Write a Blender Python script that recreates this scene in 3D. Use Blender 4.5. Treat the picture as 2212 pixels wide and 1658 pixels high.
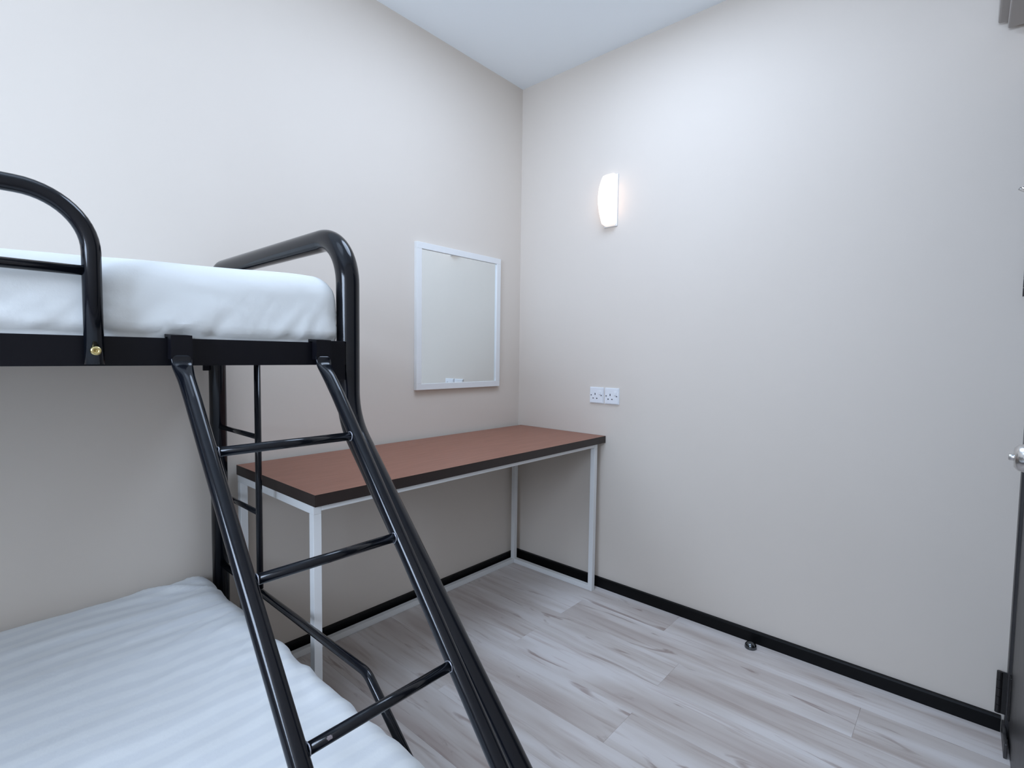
import bpy, bmesh, math, random
from mathutils import Vector, noise
import mathutils
random.seed(7)
S = bpy.context.scene
COL = S.collection
for o in list(bpy.data.objects):
    bpy.data.objects.remove(o, do_unlink=True)

# ------------------------------------------------------------------ camera
YAW, PITCH, ROLL = 0.7269, -0.0553, 0.0133
cam_d = bpy.data.cameras.new('camera')
cam = bpy.data.objects.new('camera', cam_d)
COL.objects.link(cam)
fwd = Vector((math.cos(YAW)*math.cos(PITCH), math.sin(YAW)*math.cos(PITCH), math.sin(PITCH)))
r0 = Vector((math.sin(YAW), -math.cos(YAW), 0))
u0 = r0.cross(fwd)
rr = r0*math.cos(ROLL) + u0*math.sin(ROLL)
uu = -r0*math.sin(ROLL) + u0*math.cos(ROLL)
M = mathutils.Matrix((rr, uu, -fwd)).transposed().to_4x4()
M.translation = Vector((-2.2618, -1.9586, 1.1945))
cam.matrix_world = M
cam_d.sensor_width = 36.0
cam_d.lens = 36.0*1103.3/2212.0
cam_d.clip_start = 0.02
S.camera = cam

# ------------------------------------------------------------------ world + lights + exposure
w = bpy.data.worlds.new('world')
S.world = w
w.use_nodes = True
w.node_tree.nodes['Background'].inputs[0].default_value = (0.62, 0.72, 0.9, 1)
w.node_tree.nodes['Background'].inputs[1].default_value = 0.25

def area(name, loc, target, size, power, color, shape='DISK'):
    d = bpy.data.lights.new(name, 'AREA')
    d.shape = shape
    d.size = size
    d.energy = power
    d.color = color
    o = bpy.data.objects.new(name, d)
    COL.objects.link(o)
    o.location = loc
    v = Vector(target) - Vector(loc)
    o.rotation_euler = v.to_track_quat('-Z', 'Y').to_euler()
    return o
C_ = (0.65, 0.80, 1.04)
area('ceiling_light', (-0.9, -1.0, 2.68), (-0.9, -1.0, 0), 0.9, 16.5, C_)
area('far_fill_light', (-3.90, -1.5, 1.6), (-1.0, -1.1, 0.8), 1.0, 66, C_, 'SQUARE')  # unseen fill panel added in front of the solid far wall to flatten the light
d = bpy.data.lights.new('room_fill', 'POINT')  # unseen point fill, added for evener light on walls and ceiling
d.energy = 4
d.color = C_
d.shadow_soft_size = 0.25
o = bpy.data.objects.new('room_fill', d)
COL.objects.link(o)
o.location = (-2.0, -1.0, 2.35)

S.view_settings.view_transform = 'Standard'
S.view_settings.look = 'None'
S.view_settings.gamma = 1.0
S.view_settings.use_curve_mapping = False
S.view_settings.exposure = 0.06

# ------------------------------------------------------------------ helpers
def lin(r, g, b):
    f = lambda c: (c/255/12.92) if c/255 <= 0.04045 else ((c/255+0.055)/1.055)**2.4
    return (f(r), f(g), f(b), 1)

def mat(name, color, rough=0.5, metal=0.0, spec=0.5, coat=0.0):
    m = bpy.data.materials.new(name)
    m.use_nodes = True
    b = m.node_tree.nodes['Principled BSDF']
    b.inputs['Base Color'].default_value = color
    b.inputs['Roughness'].default_value = rough
    b.inputs['Metallic'].default_value = metal
    b.inputs['Specular IOR Level'].default_value = spec
    b.inputs['Coat Weight'].default_value = coat
    return m

def nodes(m):
    return m.node_tree.nodes, m.node_tree.links, m.node_tree.nodes['Principled BSDF']

def bump(m, scale, strength, dist=0.001, detail=4, vec=None):
    n, l, b = nodes(m)
    t = n.new('ShaderNodeTexNoise')
    t.inputs['Scale'].default_value = scale
    t.inputs['Detail'].default_value = detail
    if vec is None:
        tc = n.new('ShaderNodeTexCoord')
        vec = tc.outputs['Object']
    l.new(vec, t.inputs['Vector'])
    bp = n.new('ShaderNodeBump')
    bp.inputs['Strength'].default_value = strength
    bp.inputs['Distance'].default_value = dist
    l.new(t.outputs[0], bp.inputs['Height'])
    l.new(bp.outputs[0], b.inputs['Normal'])
    return t

def vary(m, c1, c2, scale, stretch=(1, 1, 1), lo=0.35, hi=0.65, detail=4):
    """mix two base colours by noise"""
    n, l, b = nodes(m)
    tc = n.new('ShaderNodeTexCoord')
    mp = n.new('ShaderNodeMapping')
    mp.inputs['Scale'].default_value = stretch
    l.new(tc.outputs['Object'], mp.inputs[0])
    t = n.new('ShaderNodeTexNoise')
    t.inputs['Scale'].default_value = scale
    t.inputs['Detail'].default_value = detail
    l.new(mp.outputs[0], t.inputs['Vector'])
    r = n.new('ShaderNodeValToRGB')
    r.color_ramp.elements[0].position = lo
    r.color_ramp.elements[1].position = hi
    r.color_ramp.elements[0].color = c1
    r.color_ramp.elements[1].color = c2
    l.new(t.outputs[0], r.inputs[0])
    l.new(r.outputs[0], b.inputs['Base Color'])
    return r

WALL = mat('wall_paint', (0.70, 0.655, 0.61, 1), 0.8, spec=0.2)
vary(WALL, (0.70, 0.63, 0.558, 1), (0.715, 0.645, 0.573, 1), 1.3)
bump(WALL, 260, 0.12, 0.0006)
CEIL = mat('ceiling_paint', (0.93, 0.975, 1.0, 1), 0.9, spec=0.1)
bump(CEIL, 200, 0.1, 0.0006)
BOARD = mat('black_skirting', (0.0045, 0.0045, 0.005, 1), 0.36, spec=0.14)
bump(BOARD, 90, 0.1, 0.0004)
STEEL = mat('black_powder_coat', (0.004, 0.005, 0.008, 1), 0.13, spec=0.33, coat=0.0)
bump(STEEL, 420, 0.07, 0.0004)
RAILM = mat('black_flat_steel', (0.004, 0.004, 0.0065, 1), 0.42, spec=0.18)
bump(RAILM, 300, 0.08, 0.0004)
WHITEM = mat('white_powder_coat', (0.80, 0.80, 0.79, 1), 0.42)
bump(WHITEM, 200, 0.06, 0.0003)
BRASS = mat('brass_bolt', (0.62, 0.52, 0.25, 1), 0.25, metal=1)
bump(BRASS, 300, 0.05, 0.0002)
WELD = mat('bare_weld', (0.42, 0.43, 0.48, 1), 0.35, metal=0.8)
bump(WELD, 900, 0.5, 0.0008)
PLASTIC = mat('white_plastic', (0.82, 0.83, 0.85, 1), 0.3)
bump(PLASTIC, 100, 0.02, 0.0002)
HOLE = mat('dark_slot', (0.02, 0.02, 0.03, 1), 0.6)
bump(HOLE, 100, 0.02, 0.0002)
SCREWM = mat('screw_grey', (0.16, 0.16, 0.2, 1), 0.4, metal=0.6)
bump(SCREWM, 600, 0.1, 0.0002)
CHROME = mat('brushed_nickel', (0.62, 0.61, 0.60, 1), 0.22, metal=1)
bump(CHROME, 300, 0.05, 0.0003)
STOPM = mat('dark_chrome', (0.12, 0.13, 0.14, 1), 0.12, metal=1)
bump(STOPM, 100, 0.02, 0.0002)
HINGE = mat('dark_bronze_hinge', (0.02, 0.018, 0.018, 1), 0.35, metal=0.3)
bump(HINGE, 200, 0.1, 0.0003)
DOORM = mat('dark_stained_wood', (0.035, 0.032, 0.032, 1), 0.4)
vary(DOORM, (0.022, 0.02, 0.021, 1), (0.06, 0.056, 0.055, 1), 9, (6, 6, 0.4))
GLASS = mat('mirror_glass', (0.86, 0.90, 0.90, 1), 0.0, metal=1)
CBOXM = mat('grey_brown_matte', (0.42, 0.385, 0.36, 1), 0.6)
bump(CBOXM, 100, 0.03, 0.0002)

# wood desktop : reddish brown with fine grain along x
TOP = mat('walnut_laminate', (0.15, 0.075, 0.055, 1), 0.42)
vary(TOP, (0.24, 0.095, 0.058, 1), (0.32, 0.135, 0.087, 1), 10, (0.7, 9, 9), 0.25, 0.75, 6)
EDGE = mat('dark_edge_band', (0.020, 0.011, 0.009, 1), 0.45)
bump(EDGE, 200, 0.05, 0.0003)

# plank laminate
PL = mat('whitewashed_oak', (0.5, 0.47, 0.45, 1), 0.38, spec=0.4)
def plank_mat():
    n, l, b = nodes(PL)
    tc = n.new('ShaderNodeTexCoord')
    oi = n.new('ShaderNodeObjectInfo')
    add = n.new('ShaderNodeVectorMath'); add.operation = 'MULTIPLY_ADD'
    cmb = n.new('ShaderNodeCombineXYZ')
    for i in range(3):
        l.new(oi.outputs['Random'], cmb.inputs[i])
    l.new(cmb.outputs[0], add.inputs[0])
    add.inputs[1].default_value = (37.0, 53.0, 11.0)
    l.new(tc.outputs['Object'], add.inputs[2])
    # long soft streaks
    def nz(scale, st, detail, dist=0.0):
        mp = n.new('ShaderNodeMapping'); mp.inputs['Scale'].default_value = st
        l.new(add.outputs[0], mp.inputs[0])
        t = n.new('ShaderNodeTexNoise'); t.inputs['Scale'].default_value = scale
        t.inputs['Detail'].default_value = detail; t.inputs['Distortion'].default_value = dist
        l.new(mp.outputs[0], t.inputs['Vector'])
        return t.outputs[0]
    def ramp(src, pts):
        r = n.new('ShaderNodeValToRGB')
        el = r.color_ramp.elements
        while len(el) < len(pts): el.new(0.5)
        for e, (p, c) in zip(el, pts):
            e.position = p; e.color = c
        l.new(src, r.inputs[0])
        return r.outputs[0]
    A = ramp(nz(2.2, (4.6, 0.55, 1), 3, 0.35), [(0.28, (0.48, 0.405, 0.37, 1)), (0.45, (0.62, 0.56, 0.52, 1)), (0.64, (0.75, 0.705, 0.68, 1))])
    # fine brown figure
    g = ramp(nz(9.0, (6.0, 0.35, 1), 6, 0.5), [(0.28, (0.82, 0.77, 0.75, 1)), (0.46, (1, 1, 1, 1))])
    k = ramp(nz(3.6, (4.4, 0.8, 1), 6, 1.6), [(0.285, (0.62, 0.55, 0.53, 1)), (0.38, (1, 1, 1, 1))])
    def mul(a, c):
        m = n.new('ShaderNodeMix'); m.data_type = 'RGBA'; m.blend_type = 'MULTIPLY'
        m.inputs[0].default_value = 1.0
        l.new(a, m.inputs[6]); l.new(c, m.inputs[7])
        return m.outputs[2]
    tone = ramp(oi.outputs['Random'], [(0.0, (0.97, 0.965, 0.965, 1)), (1.0, (1.02, 1.02, 1.03, 1))])
    l.new(mul(mul(mul(A, g), k), tone), b.inputs['Base Color'])
    bp = n.new('ShaderNodeBump'); bp.inputs['Strength'].default_value = 0.12; bp.inputs['Distance'].default_value = 0.0006
    l.new(nz(60.0, (4.0, 0.3, 1), 3), bp.inputs['Height'])
    l.new(bp.outputs[0], b.inputs['Normal'])
plank_mat()

def cloth(name, stripes):
    m = mat(name, (0.755, 0.775, 0.77, 1), 0.85, spec=0.2)
    n, l, b = nodes(m)
    b.inputs['Sheen Weight'].default_value = 0.15
    tc = n.new('ShaderNodeTexCoord')
    if stripes:
        sep = n.new('ShaderNodeSeparateXYZ'); l.new(tc.outputs['Object'], sep.inputs[0])
        nzz = n.new('ShaderNodeTexNoise'); nzz.inputs['Scale'].default_value = 2.5
        l.new(tc.outputs['Object'], nzz.inputs['Vector'])
        ma = n.new('ShaderNodeMath'); ma.operation = 'MULTIPLY_ADD'
        l.new(nzz.outputs[0], ma.inputs[0]); ma.inputs[1].default_value = 0.07; l.new(sep.outputs[1], ma.inputs[2])
        mb = n.new('ShaderNodeMath'); mb.operation = 'MULTIPLY'; l.new(ma.outputs[0], mb.inputs[0]); mb.inputs[1].default_value = 2*math.pi/0.052
        ms = n.new('ShaderNodeMath'); ms.operation = 'SINE'; l.new(mb.outputs[0], ms.inputs[0])
        r = n.new('ShaderNodeValToRGB')
        r.color_ramp.elements[0].position = 0.25; r.color_ramp.elements[1].position = 0.75
        r.color_ramp.elements[0].color = (0.71, 0.728, 0.74, 1); r.color_ramp.elements[1].color = (0.765, 0.78, 0.78, 1)
        mc = n.new('ShaderNodeMath'); mc.operation = 'MULTIPLY_ADD'; mc.inputs[1].default_value = 0.5; mc.inputs[2].default_value = 0.5
        l.new(ms.outputs[0], mc.inputs[0]); l.new(mc.outputs[0], r.inputs[0])
        l.new(r.outputs[0], b.inputs['Base Color'])
    t = n.new('ShaderNodeTexNoise'); t.inputs['Scale'].default_value = 14; t.inputs['Detail'].default_value = 5
    l.new(tc.outputs['Object'], t.inputs['Vector'])
    t2 = n.new('ShaderNodeTexNoise'); t2.inputs['Scale'].default_value = 900
    l.new(tc.outputs['Object'], t2.inputs['Vector'])
    b1 = n.new('ShaderNodeBump'); b1.inputs['Strength'].default_value = 0.4; b1.inputs['Distance'].default_value = 0.006
    b2 = n.new('ShaderNodeBump'); b2.inputs['Strength'].default_value = 0.15; b2.inputs['Distance'].default_value = 0.0006
    l.new(t.outputs[0], b1.inputs['Height']); l.new(t2.outputs[0], b2.inputs['Height'])
    l.new(b1.outputs[0], b2.inputs['Normal']); l.new(b2.outputs[0], b.inputs['Normal'])
    return m
SHEET = cloth('white_cotton', False)
SHEETS = cloth('white_striped_cotton', True)

# ---- mesh builders
def finish(name, bm, m, parent=None, smooth=False, loc=None):
    me = bpy.data.meshes.new(name)
    bmesh.ops.recalc_face_normals(bm, faces=bm.faces)
    bm.to_mesh(me); bm.free()
    if smooth:
        for p in me.polygons: p.use_smooth = True
    for mm in (m if isinstance(m, (list, tuple)) else [m]):
        me.materials.append(mm)
    o = bpy.data.objects.new(name, me)
    COL.objects.link(o)
    if parent is not None: o.parent = parent
    return o

def thing(name, label, cat, loc=(0, 0, 0), group=None):
    o = bpy.data.objects.new(name, None)
    o.empty_display_size = 0.05
    COL.objects.link(o)
    o.location = loc
    o['label'] = label; o['category'] = cat
    if group: o['group'] = group
    return o

def box(bm, a, b, bev=0.0, seg=2):
    x0, x1 = sorted((a[0], b[0])); y0, y1 = sorted((a[1], b[1])); z0, z1 = sorted((a[2], b[2]))
    v = [bm.verts.new(p) for p in ((x0, y0, z0), (x1, y0, z0), (x1, y1, z0), (x0, y1, z0), (x0, y0, z1), (x1, y0, z1), (x1, y1, z1), (x0, y1, z1))]
    fs = [bm.faces.new([v[i] for i in q]) for q in ((0, 3, 2, 1), (4, 5, 6, 7), (0, 1, 5, 4), (1, 2, 6, 5), (2, 3, 7, 6), (3, 0, 4, 7))]
    if bev > 0:
        es = list({e for f in fs for e in f.edges})
        bmesh.ops.bevel(bm, geom=es, offset=bev, segments=seg, affect='EDGES', profile=0.5)
    return bm

def rbox(a, b, bev=0.0, off=(0, 0, 0)):
    bm = bmesh.new()
    a = tuple(a[i]-off[i] for i in range(3)); b = tuple(b[i]-off[i] for i in range(3))
    return box(bm, a, b, bev)

def fillet(pts, radii, n=10):
    """polyline with rounded corners"""
    P = [Vector(p) for p in pts]
    out = [P[0]]
    for i in range(1, len(P)-1):
        r = radii[i-1]
        a = (P[i-1]-P[i]).normalized(); c = (P[i+1]-P[i]).normalized()
        if r <= 0 or a.angle(c) > math.pi-0.01:
            out.append(P[i]); continue
        half = a.angle(c)/2
        t = r/math.tan(half)
        t = min(t, 0.49*(P[i-1]-P[i]).length*2, 0.49*(P[i+1]-P[i]).length*2)
        r = t*math.tan(half)
        ctr = P[i] + (a+c).normalized()*(r/math.sin(half))
        s = P[i]+a*t-ctr; e = P[i]+c*t-ctr
        ang = s.angle(e)
        ax = s.cross(e).normalized()
        for k in range(n+1):
            out.append(ctr + mathutils.Matrix.Rotation(ang*k/n, 3, ax) @ s)
    out.append(P[-1])
    return out

def tube(bm, pts, r, seg=24, caps=True, squash=None):
    P = [Vector(p) for p in pts]
    rings = []
    t = (P[1]-P[0]).normalized()
    up = Vector((0, 0, 1)) if abs(t.z) < 0.9 else Vector((1, 0, 0))
    nrm = t.cross(up).normalized()
    for i, p in enumerate(P):
        if i == 0: tt = (P[1]-P[0]).normalized()
        elif i == len(P)-1: tt = (P[-1]-P[-2]).normalized()
        else: tt = ((P[i]-P[i-1]).normalized()+(P[i+1]-P[i]).normalized()).normalized()
        nrm = (nrm - tt*nrm.dot(tt)).normalized()
        bn = tt.cross(nrm)
        rad = r if not callable(r) else r(i/(len(P)-1))
        ring = []
        for k in range(seg):
            a = 2*math.pi*k/seg
            ring.append(bm.verts.new(p + nrm*math.cos(a)*rad + bn*math.sin(a)*rad))
        rings.append(ring)
    for a, b in zip(rings, rings[1:]):
        for k in range(seg):
            bm.faces.new((a[k], a[(k+1) % seg], b[(k+1) % seg], b[k]))
    if caps:
        bm.faces.new(list(reversed(rings[0]))); bm.faces.new(rings[-1])
    return bm

def dense(pts, step=0.03):
    out = [Vector(pts[0])]
    for a, b in zip(pts, pts[1:]):
        a = Vector(a); b = Vector(b)
        n = max(1, int((b-a).length/step))
        for k in range(1, n+1): out.append(a.lerp(b, k/n))
    return out

def tube_obj(name, pts, r, m, parent, radii=None, seg=24, off=(0, 0, 0)):
    if radii is not None: pts = fillet(pts, radii, 14)
    pts = [Vector(p)-Vector(off) for p in pts]
    bm = bmesh.new(); tube(bm, pts, r, seg)
    return finish_tube(name, bm, m, parent)

def finish_tube(name, bm, m, parent):
    o = finish(name, bm, m, parent, smooth=True)
    for p in o.data.polygons:
        if len(p.vertices) > 4: p.use_smooth = False
    return o

def lathe(bm, prof, origin, axis, seg=32):
    """prof: list of (radius, distance along axis)"""
    ax = Vector(axis).normalized()
    a = ax.orthogonal().normalized(); b = ax.cross(a)
    o = Vector(origin); rings = []
    for r, d in prof:
        if r < 1e-6: rings.append([bm.verts.new(o+ax*d)])
        else: rings.append([bm.verts.new(o+ax*d+a*math.cos(2*math.pi*k/seg)*r+b*math.sin(2*math.pi*k/seg)*r) for k in range(seg)])
    for p, q in zip(rings, rings[1:]):
        for k in range(seg):
            k2 = (k+1) % seg
            if len(p) == 1: bm.faces.new((p[0], q[k], q[k2]))
            elif len(q) == 1: bm.faces.new((p[k], p[k2], q[0]))
            else: bm.faces.new((p[k], p[k2], q[k2], q[k]))
    return bm

def struct(o): o['kind'] = 'structure'; return o

# ------------------------------------------------------------------ room shell
XL, YB, H = -3.95, -2.115, 2.7034
T = 0.1
def ramp_board():   # cross-section of skirting : (out, up)
    return [(0, 0), (0.0155, 0), (0.0155, 0.0440), (0.0120, 0.0497), (0, 0.0503)]
floor = struct(finish('floor', rbox((XL-T, YB-T, -0.1), (T, T, -0.008)), mat('subfloor', (0.05, 0.045, 0.04, 1), 0.8)))
# planks : rows parallel to the right-hand wall, one object each
PW, PLN = 0.1855, 1.14
def plank(x0, x1, y0, y1):
    o = finish('plank', rbox((x0+0.00015, y0+0.00015, -0.008), (x1-0.00015, y1-0.00015, 0.0), 0.00035, ((x0+x1)/2, (y0+y1)/2, 0)), PL, floor)
    o.location = ((x0+x1)/2, (y0+y1)/2, 0)
    return o
row = 0
x1 = 0.0
while x1 > XL+0.01:
    x0 = max(x1-PW, XL)
    ends = [-0.60, -1.74] if row % 2 == 1 else [-0.03-1.14]
    if row == 0: ends = [-1.02]
    ys = [0.0] + ends + [YB]
    for a, b in zip(ys, ys[1:]):
        plank(x0, x1, b, a)
    x1 = x0; row += 1

struct(finish('ceiling', rbox((XL-T, YB-T, H), (T, T, H+0.1)), CEIL))
struct(finish('wall_left', rbox((XL-T, 0, -0.1), (T, T, H)), WALL))
struct(finish('wall_right', rbox((0, YB-T, -0.1), (T, 0, H)), WALL))
struct(finish('wall_far', rbox((XL-T, YB-T, -0.1), (XL, 0, H)), WALL))
DX0, DX1, DZ = -0.045, -0.865, 2.04      # door opening in the back wall
bm = bmesh.new()
box(bm, (XL, YB, -0.1), (DX1, YB-T, H)); box(bm, (DX0, YB, -0.1), (0, YB-T, H)); box(bm, (DX1, YB, DZ), (DX0, YB-T, H))
struct(finish('wall_back', bm, WALL))

def board(name, pts2, run):
    bm = bmesh.new()
    a = [bm.verts.new(p) for p in run(0)]; b = [bm.verts.new(p) for p in run(1)]
    n = len(a)
    for k in range(n): bm.faces.new((a[k], a[(k+1) % n], b[(k+1) % n], b[k]))
    bm.faces.new(list(reversed(a))); bm.faces.new(b)
    return struct(finish(name, bm, BOARD))
board('baseboard_left', None, lambda t: [((XL if t else -0.0155), -q, z) for q, z in ramp_board()])
board('baseboard_right', None, lambda t: [(-q, (-2.0935 if t else 0.0), z) for q, z in ramp_board()])
board('baseboard_back', None, lambda t: [((XL if t else DX1-0.05), YB+q, z) for q, z in ramp_board()])

# door, its frame and fittings
bm = bmesh.new()
box(bm, (-0.0, YB, 0), (DX0, YB+0.014, DZ+0.05), 0.002)
box(bm, (DX1, YB, 0), (DX1-0.05, YB+0.014, DZ+0.05), 0.002)
box(bm, (DX1, YB, DZ), (DX0, YB+0.014, DZ+0.05), 0.002)
box(bm, (-0.016, YB+0.012, 0), (-0.16, YB+0.02, 0.045), 0.002)
struct(finish('trim_1', bm, DOORM))
door = struct(finish('door_1', rbox((DX0-0.002, YB+0.006, 0.006), (DX1+0.002, YB-0.036, DZ-0.003), 0.0015), DOORM))
for hz in (0.075, 1.395, 1.72):
    bm = bmesh.new()
    for k in range(5):
        z0 = hz+0.002+k*0.027
        tube(bm, [(-0.040, YB+0.032, z0), (-0.040, YB+0.032, z0+0.0255)], 0.0075, 16)
    box(bm, (-0.038, YB+0.006, hz), (-0.075, YB+0.010, hz+0.137), 0.001)
    box(bm, (-0.042, YB+0.008, hz), (-0.038, YB+0.032, hz+0.137), 0.0005)
    finish('hinge', bm, HINGE, door)
bm = bmesh.new()
KX, KZ = -0.82, 1.003
lathe(bm, [(0, 0), (0.033, 0), (0.033, 0.004), (0.028, 0.009), (0.013, 0.012), (0.012, 0.026), (0.0225, 0.034), (0.0285, 0.045), (0.0290, 0.056), (0.0265, 0.067), (0.0195, 0.0735), (0.0145, 0.0742), (0, 0.0742)], (KX, YB+0.003, KZ), (0, 1, 0))
knob = finish('door_knob', bm, CHROME, door, True)
bm = bmesh.new()
lathe(bm, [(0.0065, 0), (0.0065, 0.0075), (0.0055, 0.0085), (0, 0.0085)], (KX, YB+0.0765, KZ), (0, 1, 0), 20)
finish('lock_button', bm, CHROME, knob, True)

hook_t = thing('robe_hook', 'small chrome double-pronged hook fixed at eye level near the right edge of the picture', 'hook', (-0.45, YB+0.006, 1.62))
bm = bmesh.new()
lathe(bm, [(0, 0), (0.017, 0), (0.017, 0.003), (0.014, 0.006), (0, 0.006)], (0, 0, 0), (0, 1, 0), 24)
finish('rose', bm, CHROME, hook_t, True)
for sgn in (-1, 1):
    tube_obj('prong', [(0, 0.004, 0), (sgn*0.006, 0.045, -0.012), (sgn*0.010, 0.071+0.002*sgn, 0.009+0.002*sgn)], 0.0036, CHROME, hook_t, radii=[0.02], seg=14)

# ------------------------------------------------------------------ desk
desk = thing('desk', 'long narrow desk with red-brown wood top and white square-tube metal legs in the corner', 'desk', (-0.78, -0.30, 0))
DO = (-0.78, -0.30, 0)
tx0, tx1, ty0, ty1, tz1, tz0 = -1.5632, -0.003, -0.022, -0.5952, 0.7916, 0.7568
bm = rbox((tx0, ty1, tz0), (tx1, ty0, tz1), 0.0, DO)
for f in bm.faces:
    f.material_index = 0 if f.calc_center_median().z > 0.79 else 1
finish('tabletop', bm, [TOP, EDGE], desk)
L = 0.025
lx = [tx0+0.001, -0.083-0.0]     # left x of the left and the right legs
lyf, lyb = -0.583, -0.0532
ZT = tz0
for x in lx:
    for y in (lyf, lyb):
        finish('leg', rbox((x, y, 0), (x+L, y+L, ZT-L), 0.0015, DO), WHITEM, desk)
for x in lx:   # end frames : top and bottom rails running front to back
    finish('end_rail', rbox((x, lyf, ZT-L), (x+L, lyb+L, ZT), 0.0015, DO), WHITEM, desk)
    finish('end_rail', rbox((x, lyf+L, 0.0), (x+L, lyb, L), 0.0015, DO), WHITEM, desk)
finish('long_rail', rbox((lx[0]+L, lyf, ZT-L+0.008), (lx[1], lyf+L, ZT), 0.0015, DO), WHITEM, desk)
finish('long_rail', rbox((lx[0]+L, lyb, ZT-L), (lx[1], lyb+L, ZT), 0.0015, DO), WHITEM, desk)
finish('long_rail', rbox((lx[0]+L, lyb, 0.0), (lx[1], lyb+L, L), 0.0015, DO), WHITEM, desk)

# ------------------------------------------------------------------ wall mirror
mir = thing('wall_mirror', 'rectangular mirror in a thin white frame hung on the wall above the desk', 'mirror', (-0.474, 0, 1.37))
MO = (-0.474, 0, 1.37)
mx0, mx1, mz0, mz1, fw = -0.7609, -0.1865, 1.025, 1.7222, 0.030
for a, b in (((mx0, -0.020, mz1-fw), (mx1, 0, mz1)), ((mx0, -0.020, mz0), (mx1, 0, mz0+fw)), ((mx0, -0.020, mz0+fw), (mx0+fw, 0, mz1-fw)), ((mx1-fw, -0.020, mz0+fw), (mx1, 0, mz1-fw))):
    finish('frame_bar', rbox(a, b, 0.0012, MO), WHITEM, mir)
finish('glass', rbox((mx0+fw, -0.012, mz0+fw), (mx1-fw, -0.006, mz1-fw), 0, MO), GLASS, mir)

# ------------------------------------------------------------------ wall light (sconce)
LAMP = mat('lit_opal_glass', (0.9, 0.88, 0.86, 1), 0.25)
n, l, b = nodes(LAMP)
b.inputs['Emission Color'].default_value = (1.0, 0.84, 0.74, 1)
b.inputs['Emission Strength'].default_value = 0.65
bump(LAMP, 50, 0.02, 0.0002)
LAMPS = mat('lit_opal_glass_side', (0.9, 0.85, 0.8, 1), 0.3)
n, l, b = nodes(LAMPS)
b.inputs['Emission Color'].default_value = (1.0, 0.70, 0.50, 1)
b.inputs['Emission Strength'].default_value = 1.3
bump(LAMPS, 50, 0.02, 0.0002)
sc = thing('wall_light', 'lit white opal glass wall light with a bowed front on the right-hand wall', 'wall lamp', (0, -0.596, 1.97))
bm = bmesh.new()
ylo, yhi, zlo, zhi = -0.629, -0.563, 1.847, 2.096
NZ, NY = 28, 14
grid = []
zc = (zlo+zhi)/2
for i in range(NZ+1):
    t = -1+2*i/NZ
    z = zc+(zhi-zlo)/2*t
    rowv = []
    dep = 0.034+0.046*(1-t*t)
    # rounded corners of the outline
    e = max(0.0, (abs(t)-0.93)/0.07)
    ins = 0.009*(1-math.sqrt(max(0, 1-e*e)))
    dep -= 0.006*e*e
    for j in range(NY+1):
        s = -1+2*j/NY
        yy = (ylo+yhi)/2+((yhi-ylo)/2-ins)*s
        edge = max(0.0, (abs(s)-0.88)/0.12)
        rowv.append(bm.verts.new((-(dep-0.005*(1-math.sqrt(max(0, 1-edge*edge)))), yy+0.596, z-1.97)))
    grid.append(rowv)
for i in range(NZ):
    for j in range(NY):
        bm.faces.new((grid[i][j], grid[i][j+1], grid[i+1][j+1], grid[i+1][j]))
# skirt back to the wall plate
loop = [grid[0][j] for j in range(NY+1)]+[grid[i][NY] for i in range(1, NZ+1)]+[grid[NZ][j] for j in range(NY-1, -1, -1)]+[grid[i][0] for i in range(NZ-1, 0, -1)]
back = [bm.verts.new((-0.006, v.co.y, v.co.z)) for v in loop]
for k in range(len(loop)):
    k2 = (k+1) % len(loop)
    sf = bm.faces.new((loop[k], loop[k2], back[k2], back[k]))
    if abs(loop[k].co.z) < 0.085 and abs(loop[k2].co.z) < 0.085: sf.material_index = 1
bm.faces.new(back)
finish('lamp_shade', bm, [LAMP, LAMPS], sc, True)
finish('wall_plate', rbox((-0.006, -0.633, 1.843), (0, -0.560, 2.097), 0.001, (0, -0.596, 1.97)), WHITEM, sc)

# ------------------------------------------------------------------ sockets
def socket(yc, zc, label):
    t = thing('power_socket', label, 'socket', (0, yc, zc), 'switched sockets side by side on the right-hand wall')
    a = 0.041
    bm = bmesh.new()
    box(bm, (-0.009, -a, -a), (0, a, a), 0.0)
    top = [e for e in bm.edges if all(v.co.x < -0.008 for v in e.verts)]
    bmesh.ops.bevel(bm, geom=top, offset=0.0035, segments=2, affect='EDGES')
    finish('plate', bm, PLASTIC, t)
    x = -0.0095
    # viewer stands at -x : +y is on the left
    for (y, z, hy, hz) in ((0.008, 0.006, 0.0022, 0.0052), (0.019, -0.016, 0.0036, 0.0024), (-0.003, -0.016, 0.0036, 0.0024)):
        finish('pin_slot', rbox((x, y-hy, z-hz), (-0.006, y+hy, z+hz)), HOLE, t)
    sw = rbox((x-0.0035, -0.027, 0.005), (-0.006, -0.0165, 0.0215), 0.0012)
    finish('rocker_switch', sw, PLASTIC, t)
    for y in (0.031, -0.029):
        bm = bmesh.new()
        lathe(bm, [(0, -0.0015), (0.0022, -0.0015), (0.0034, 0.0), (0.0034, 0.004)], (x, y, 0), (1, 0, 0), 14)
        finish('screw', bm, SCREWM, t)
    return t
socket(-0.4972-0.041, 0.9564+0.041, 'white square switched wall socket nearer the room corner')
socket(-0.4972-0.089-0.041, 0.9564+0.041, 'white square switched wall socket farther from the room corner')

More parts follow.
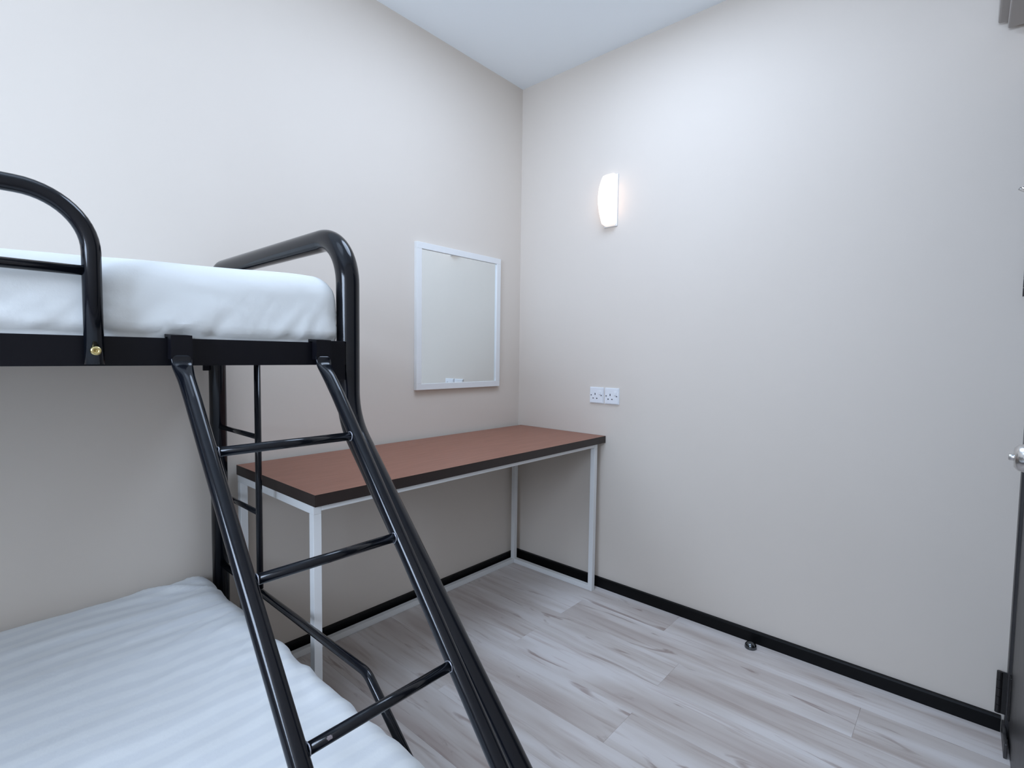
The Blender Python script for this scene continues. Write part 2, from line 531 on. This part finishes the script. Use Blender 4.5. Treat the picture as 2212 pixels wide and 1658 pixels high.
# ------------------------------------------------------------------ door stop on the floor
bm = bmesh.new()
R = 0.0225
prof = [(R*1.0, 0.0), (R*1.03, 0.003), (R*1.0, 0.008)]
for k in range(1, 11):
    a = math.pi/2*k/10
    prof.append((R*math.cos(a) if k < 10 else 0, 0.008+0.018*math.sin(a)))
lathe(bm, [(0, 0)]+prof, (0, 0, 0), (0, 0, 1), 28)
ds = finish('door_stop', bm, STOPM, None, True)
ds.location = (-0.060, -1.343, 0)
ds['label'] = 'small shiny dark domed door stop on the floor by the right-hand skirting'
ds['category'] = 'door stop'

# ------------------------------------------------------------------ bunk bed
XF = -1.629          # plane of the foot frame
XH = -3.64           # plane of the head frame
bed = thing('bunk_bed', 'black tubular steel bunk bed, single above a wider double, along the left wall', 'bunk bed', (XF, -0.7, 0))
BO = (XF, -0.7, 0)
def foot_path(x):
    return fillet([(x, -0.050, 0.0), (x, -0.050, 1.467), (x, -0.886, 1.467), (x, -0.886, 1.045), (x, -1.470, 0.435), (x, -1.470, 0.0)], [0.085, 0.115, 0.16, 0.16], 16)
for nm, x in (('foot_frame', XF), ('head_frame', XH)):
    bm = bmesh.new()
    tube(bm, [p-Vector(BO) for p in foot_path(x)], 0.026, 32)
    finish_tube(nm, bm, STEEL, bed)
# thin infill at the foot end
for x in (XF, XH):
    tube_obj('infill_bar', [(x, -0.377, 0.475), (x, -0.377, 1.19)], 0.0092, STEEL, bed, off=BO)
    for z in (0.940, 0.708):
        tube_obj('infill_rung', [(x, -0.073, z), (x, -0.369, z)], 0.0078, STEEL, bed, off=BO)
    tube_obj('lower_end_bar', [(x, -0.073, 0.464), (x, -0.962, 0.464), (x, -1.262, 0.232)], 0.0105, STEEL, bed, radii=[0.055], off=BO)
    finish('upper_end_rail', rbox((x-0.012, -0.864, 1.175), (x+0.012, -0.072, 1.212), 0.002, BO), RAILM, bed)
    finish('lower_end_rail', rbox((x-0.012, -1.446, 0.205), (x+0.012, -0.072, 0.243), 0.002, BO), RAILM, bed)
# side rails (folded steel: face + inward flange)
def side_rail(name, y, z0, z1, inward):
    bm = bmesh.new()
    xs, xe = XH+0.018, XF-0.0175
    box(bm, (xs-BO[0], y-BO[1]-0.002, z0), (xe-BO[0], y-BO[1]+0.002, z1), 0.001)
    box(bm, (xs-BO[0], y-BO[1]+inward*0.002, z0+0.004), (xe-BO[0], y-BO[1]+inward*0.032, z0+0.008), 0.0)
    return finish(name, bm, RAILM, bed)
fr = side_rail('side_rail', -0.905, 1.169, 1.2175, 1)
br = side_rail('side_rail', -0.040, 1.169, 1.2175, -1)
side_rail('side_rail', -1.452, 0.19, 0.245, 1)
side_rail('side_rail', -0.042, 0.19, 0.245, -1)
# brackets where the side rails meet the posts
finish('bracket', rbox((-1.690, -0.912, 1.135), (-1.652, -0.904, 1.222), 0.001, BO), RAILM, bed)
finish('bracket', rbox((-1.673, -0.054, 1.131), (-1.650, -0.046, 1.20), 0.001, BO), RAILM, bed)
# wire slats under the upper and lower mattresses
for zz, y0, y1 in ((1.180, -0.07, -0.90), (0.204, -0.07, -1.448)):
    for k in range(10):
        x = XH+0.12+k*0.205
        finish('slat', rbox((x-0.018, y1, zz), (x+0.018, y0, zz+0.012), 0.001, BO), RAILM, bed)
# guard rail with its lower bar and bolts
gy = -0.9215
g = tube_obj('guard_rail', [(-2.096, gy, 1.172), (-2.096, gy, 1.433), (-3.30, gy, 1.433), (-3.30, gy, 1.172)], 0.0128, STEEL, bed, radii=[0.085, 0.085], off=BO, seg=28)
bm = bmesh.new(); tube(bm, [Vector(p)-Vector(BO) for p in ((-2.102, gy, 1.3185), (-3.294, gy, 1.3185))], 0.0078, 20)
finish_tube('guard_bar', bm, STEEL, g)
for x in (-2.096, -3.30):
    bm = bmesh.new()
    lathe(bm, [(0, 0.0005), (0.0018, 0.0005), (0.0024, 0.0028), (0.0046, 0.0042), (0.0068, 0.003), (0.0074, 0.0), (0.0074, -0.003)], (x-BO[0], gy-0.0128-BO[1], 1.1935), (0, -1, 0), 24)
    finish('bolt', bm, BRASS, g, True)

# ------------------------------------------------------------------ ladder hooked over the upper rail
lad = thing('bunk_ladder', 'black tubular steel ladder with hooked ends leaning against the upper bunk', 'ladder', (-1.84, -1.5, 0))
LO = (-1.84, -1.5, 0)
def ly(z): return -1.055-(1.0317-z)/1.156
def squashed(bm, pts, rads, seg=24):
    """tube whose section flattens: rads = (half width along x, half depth)"""
    P = [Vector(p) for p in pts]; rings = []
    for i, p in enumerate(P):
        tt = (P[min(i+1, len(P)-1)]-P[max(i-1, 0)]).normalized()
        a = Vector((1, 0, 0)); c = tt.cross(a).normalized()
        rx, rd, pw = rads[i]
        ring = []
        for k in range(seg):
            an = 2*math.pi*k/seg
            ca, sa = math.cos(an), math.sin(an)
            ring.append(bm.verts.new(p+a*(math.copysign(abs(ca)**pw, ca)*rx)+c*(math.copysign(abs(sa)**pw, sa)*rd)))
        rings.append(ring)
    for a, b in zip(rings, rings[1:]):
        for k in range(seg): bm.faces.new((a[k], a[(k+1) % seg], b[(k+1) % seg], b[k]))
    bm.faces.new(rings[0]); bm.faces.new(list(reversed(rings[-1])))
    return bm
for x in (-1.977, -1.7125):
    path = fillet([(x, -0.9275, 1.188), (x, -0.9285, 1.172), (x, ly(1.110), 1.110), (x, ly(0.012), 0.012)], [0.03, 0.12], 12)
    pts = dense(path, 0.006) if False else dense(path[:-1], 0.006)+dense([path[-2], path[-1]], 0.05)[1:]
    rads = []
    tot = 0; prev = pts[0]
    for p in pts:
        tot += (p-prev).length; prev = p
        k = min(1, tot/0.062)
        k = k*k*(3-2*k)
        rads.append((0.0170+(0.0135-0.0170)*k, 0.0035+(0.0135-0.0035)*k, 0.5+(1-0.5)*k))
    bm = bmesh.new()
    squashed(bm, [p-Vector(LO) for p in pts], rads)
    rail = finish_tube('ladder_rail', bm, STEEL, lad)
    bm = bmesh.new()   # the hook plate folded over the rail
    hx0, hx1 = x-0.0165, x+0.0165
    prof = [(-0.931, 1.181), (-0.931, 1.2225), (-0.895, 1.2245), (-0.895, 1.200), (-0.899, 1.200), (-0.899, 1.2195), (-0.9125, 1.2195), (-0.9125, 1.181)]
    A = [bm.verts.new((hx0-LO[0], a-LO[1], z)) for a, z in prof]; B = [bm.verts.new((hx1-LO[0], a-LO[1], z)) for a, z in prof]
    for k in range(8): bm.faces.new((A[k], A[(k+1) % 8], B[(k+1) % 8], B[k]))
    bm.faces.new(A); bm.faces.new(list(reversed(B)))
    finish('hook', bm, RAILM, rail)
zr = [1.0317, 0.8638, 0.6886, 0.515, 0.343, 0.171]
for z in zr:
    tube_obj('rung', [(-1.966, ly(z), z), (-1.7235, ly(z), z)], 0.0082, STEEL, lad, seg=20, off=LO)
for z in zr:
    for x, sgn in ((-1.9640, 1), (-1.7255, -1)):
        bm = bmesh.new()
        ring = [Vector((x-LO[0], ly(z)-LO[1]+0.0088*math.cos(a), z+0.0088*math.sin(a))) for a in [2*math.pi*k/16 for k in range(16)]]
        ring = [p+Vector((random.uniform(-1, 1), random.uniform(-1, 1), random.uniform(-1, 1)))*0.0006 for p in ring]
        tube(bm, ring+[ring[0]], 0.0010, 8, False)
        finish('weld_bead', bm, STEEL if z < 0.6 else WELD, lad, True)
bm = bmesh.new()   # chipped paint patch on the third rung
cx, cz = -1.941, 0.6886
A = []
for i in range(7):
    for j in range(5):
        a = math.radians(104+9*j+random.uniform(-2, 2))
        A.append(bm.verts.new((cx+i*0.0013-LO[0], ly(cz)-0.00835*math.sin(a)-LO[1], cz+0.00835*-math.cos(a))))
for i in range(6):
    for j in range(4):
        if (i, j) in ((0, 0), (5, 3), (0, 3)): continue
        bm.faces.new((A[i*5+j], A[(i+1)*5+j], A[(i+1)*5+j+1], A[i*5+j+1]))
CHIP = mat('chipped_primer', (0.22, 0.19, 0.2, 1), 0.6)
bump(CHIP, 400, 0.2, 0.0003)
finish('paint_chip', bm, CHIP, lad, True)

# ------------------------------------------------------------------ mattresses
def fold(v, c, wd):   # soft ridge
    return math.exp(-((v-c)/wd)**2)
def mattress(name, lo, hi, r, step, disp, m, label):
    ctr = Vector(((lo[0]+hi[0])/2, (lo[1]+hi[1])/2, lo[2]))
    N = [max(2, int(round((hi[i]-lo[i])/(step if i < 2 else step)))) for i in range(3)]
    bm = bmesh.new(); cache = {}
    def vert(i, j, k):
        key = (i, j, k)
        if key in cache: return cache[key]
        p = Vector([lo[a]+(hi[a]-lo[a])*q/N[a] for a, q in enumerate(key)])
        # rounded box
        q = Vector([min(max(p[a], lo[a]+r), hi[a]-r) for a in range(3)])
        dlt = p-q
        if dlt.length > 1e-9:
            mx = max(abs(c) for c in dlt)
            nn = dlt.normalized()
            p = q+nn*mx if mx > 0 else p
        else: nn = Vector((0, 0, 1))
        p = disp(p, nn)
        cache[key] = bm.verts.new(p-ctr)
        return cache[key]
    for ax in range(3):
        u, v = [a for a in range(3) if a != ax]
        for side in (0, N[ax]):
            for a in range(N[u]):
                for b in range(N[v]):
                    ks = []
                    for da, db in ((0, 0), (1, 0), (1, 1), (0, 1)):
                        kk = [0, 0, 0]; kk[ax] = side; kk[u] = a+da; kk[v] = b+db
                        ks.append(vert(*kk))
                    bm.faces.new(ks)
    o = finish(name, bm, m, None, True)
    o.location = ctr
    o['label'] = label; o['category'] = 'mattress'
    return o

def ridge(v, sharp=1.0):
    a = 1-abs(v)*2.2
    return max(a, -0.6)
def up_disp(p, n):
    q = p.copy()
    zrel = (p.z-1.20)/0.165
    low = max(0.0, min(1.0, 1.05-zrel*1.25))
    base = 0.005*noise.noise(Vector((p.x*3, p.y*3, p.z*3)))+0.004*noise.noise(Vector((p.x*8+4, p.y*5, p.z*11)))
    # gathers slanting up from the tucked edge, plus long soft creases across the face
    wob = 0.05*noise.noise(Vector((p.x*5, p.z*9, 2.0)))
    s = (p.x-0.9*p.z+wob)*21+p.y*5
    g1 = ridge(noise.noise(Vector((s, p.z*5, 0.5))))
    s2 = (p.x-0.6*p.z+wob)*48+p.y*9
    g2 = ridge(noise.noise(Vector((s2, p.z*8, 3.3))))
    s3 = (p.z+0.42*p.x+wob*0.5)*30
    g3 = ridge(noise.noise(Vector((s3, p.x*3.0, 8.1))))
    corner = math.exp(-((p.x+1.69)/0.09)**2)
    q += n*(base+low**1.6*(0.0045+0.004*corner)*g1+low**2.2*(0.0026+0.004*corner)*g2+0.0022*g3*(1-abs(n.z)))
    if zrel < 0.25:
        q.z += 0.006*noise.noise(Vector((p.x*9, 1.7, 0)))*(0.25-zrel)*4+0.010*fold(p.x, -1.965, 0.035)-0.004*fold(p.x, -1.87, 0.06)
    q.z -= max(0, min(1, (zrel-0.3)/0.5))*(0.002+0.031*min(0.6, max(0, -1.70-p.x)))
    q.y = min(q.y, -0.012)
    if q.z < 1.228: q.y = max(q.y, -0.8925)
    else: q.y = max(q.y, -0.9085)
    q.x = min(q.x, -1.6565 if (p.y < -0.78 or p.y > -0.16) else -1.64)
    return q
mattress('mattress', (-3.60, -0.905, 1.196), (-1.655, -0.020, 1.368), 0.048, 0.0095, up_disp, SHEET, 'single mattress in a plain white sheet on the upper bunk')

def lo_disp(p, n):
    q = p.copy()
    y = p.y; x = p.x
    # broad sag and long shallow folds along the bed, fanning out from the foot corner
    h = 0.006*noise.noise(Vector((x*2, y*2.5, 0.3)))
    wob = 0.04*noise.noise(Vector((x*3, y*3, 4.4)))
    h += 0.0045*noise.noise(Vector((x*1.6, (y+wob)*17, 1.3)))
    ang = math.atan2(y+0.30, x+1.50)
    rad = math.hypot(y+0.30, x+1.50)
    w = math.exp(-((rad-0.36)/0.25)**2)
    h += 0.0085*w*noise.noise(Vector((ang*8+wob*6, rad*1.0, 5)))
    h += 0.0048*w*ridge(noise.noise(Vector((ang*13+wob*9, rad*1.5, 9))))
    near = math.exp(-((x+1.72)/0.10)**2)
    s = y*16+x*4 if abs(n.x) > 0.4 else x*16
    h += (1-abs(n.z))*0.007*noise.noise(Vector((s, p.z*5, 7)))
    h += near*(0.006*noise.noise(Vector((y*10, x*6, 2)))+0.0045*noise.noise(Vector((y*24, x*10, 8))))
    q += n*h
    q.y = max(min(q.y, -0.018), -1.449) if p.z > 0.25 else max(min(q.y, -0.048), -1.445)
    q.x = min(q.x, -1.6575)
    return q
mattress('mattress', (-3.60, -1.435, 0.222), (-1.668, -0.022, 0.440), 0.055, 0.011, lo_disp, SHEETS, 'wide lower mattress in a white satin-striped sheet')

# ------------------------------------------------------------------ two stacked grey-brown boxes high in the top right corner
cbox = thing('corner_box', 'grey-brown stepped box shape high on the wall, top right corner', 'wall unit', (-0.45, YB, 2.38))
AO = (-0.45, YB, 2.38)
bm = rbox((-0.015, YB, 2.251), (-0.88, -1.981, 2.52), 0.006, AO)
finish('upper_box', bm, CBOXM, cbox)
finish('lower_box', rbox((-0.022, YB, 2.226), (-0.86, -2.004, 2.253), 0.004, AO), CBOXM, cbox)
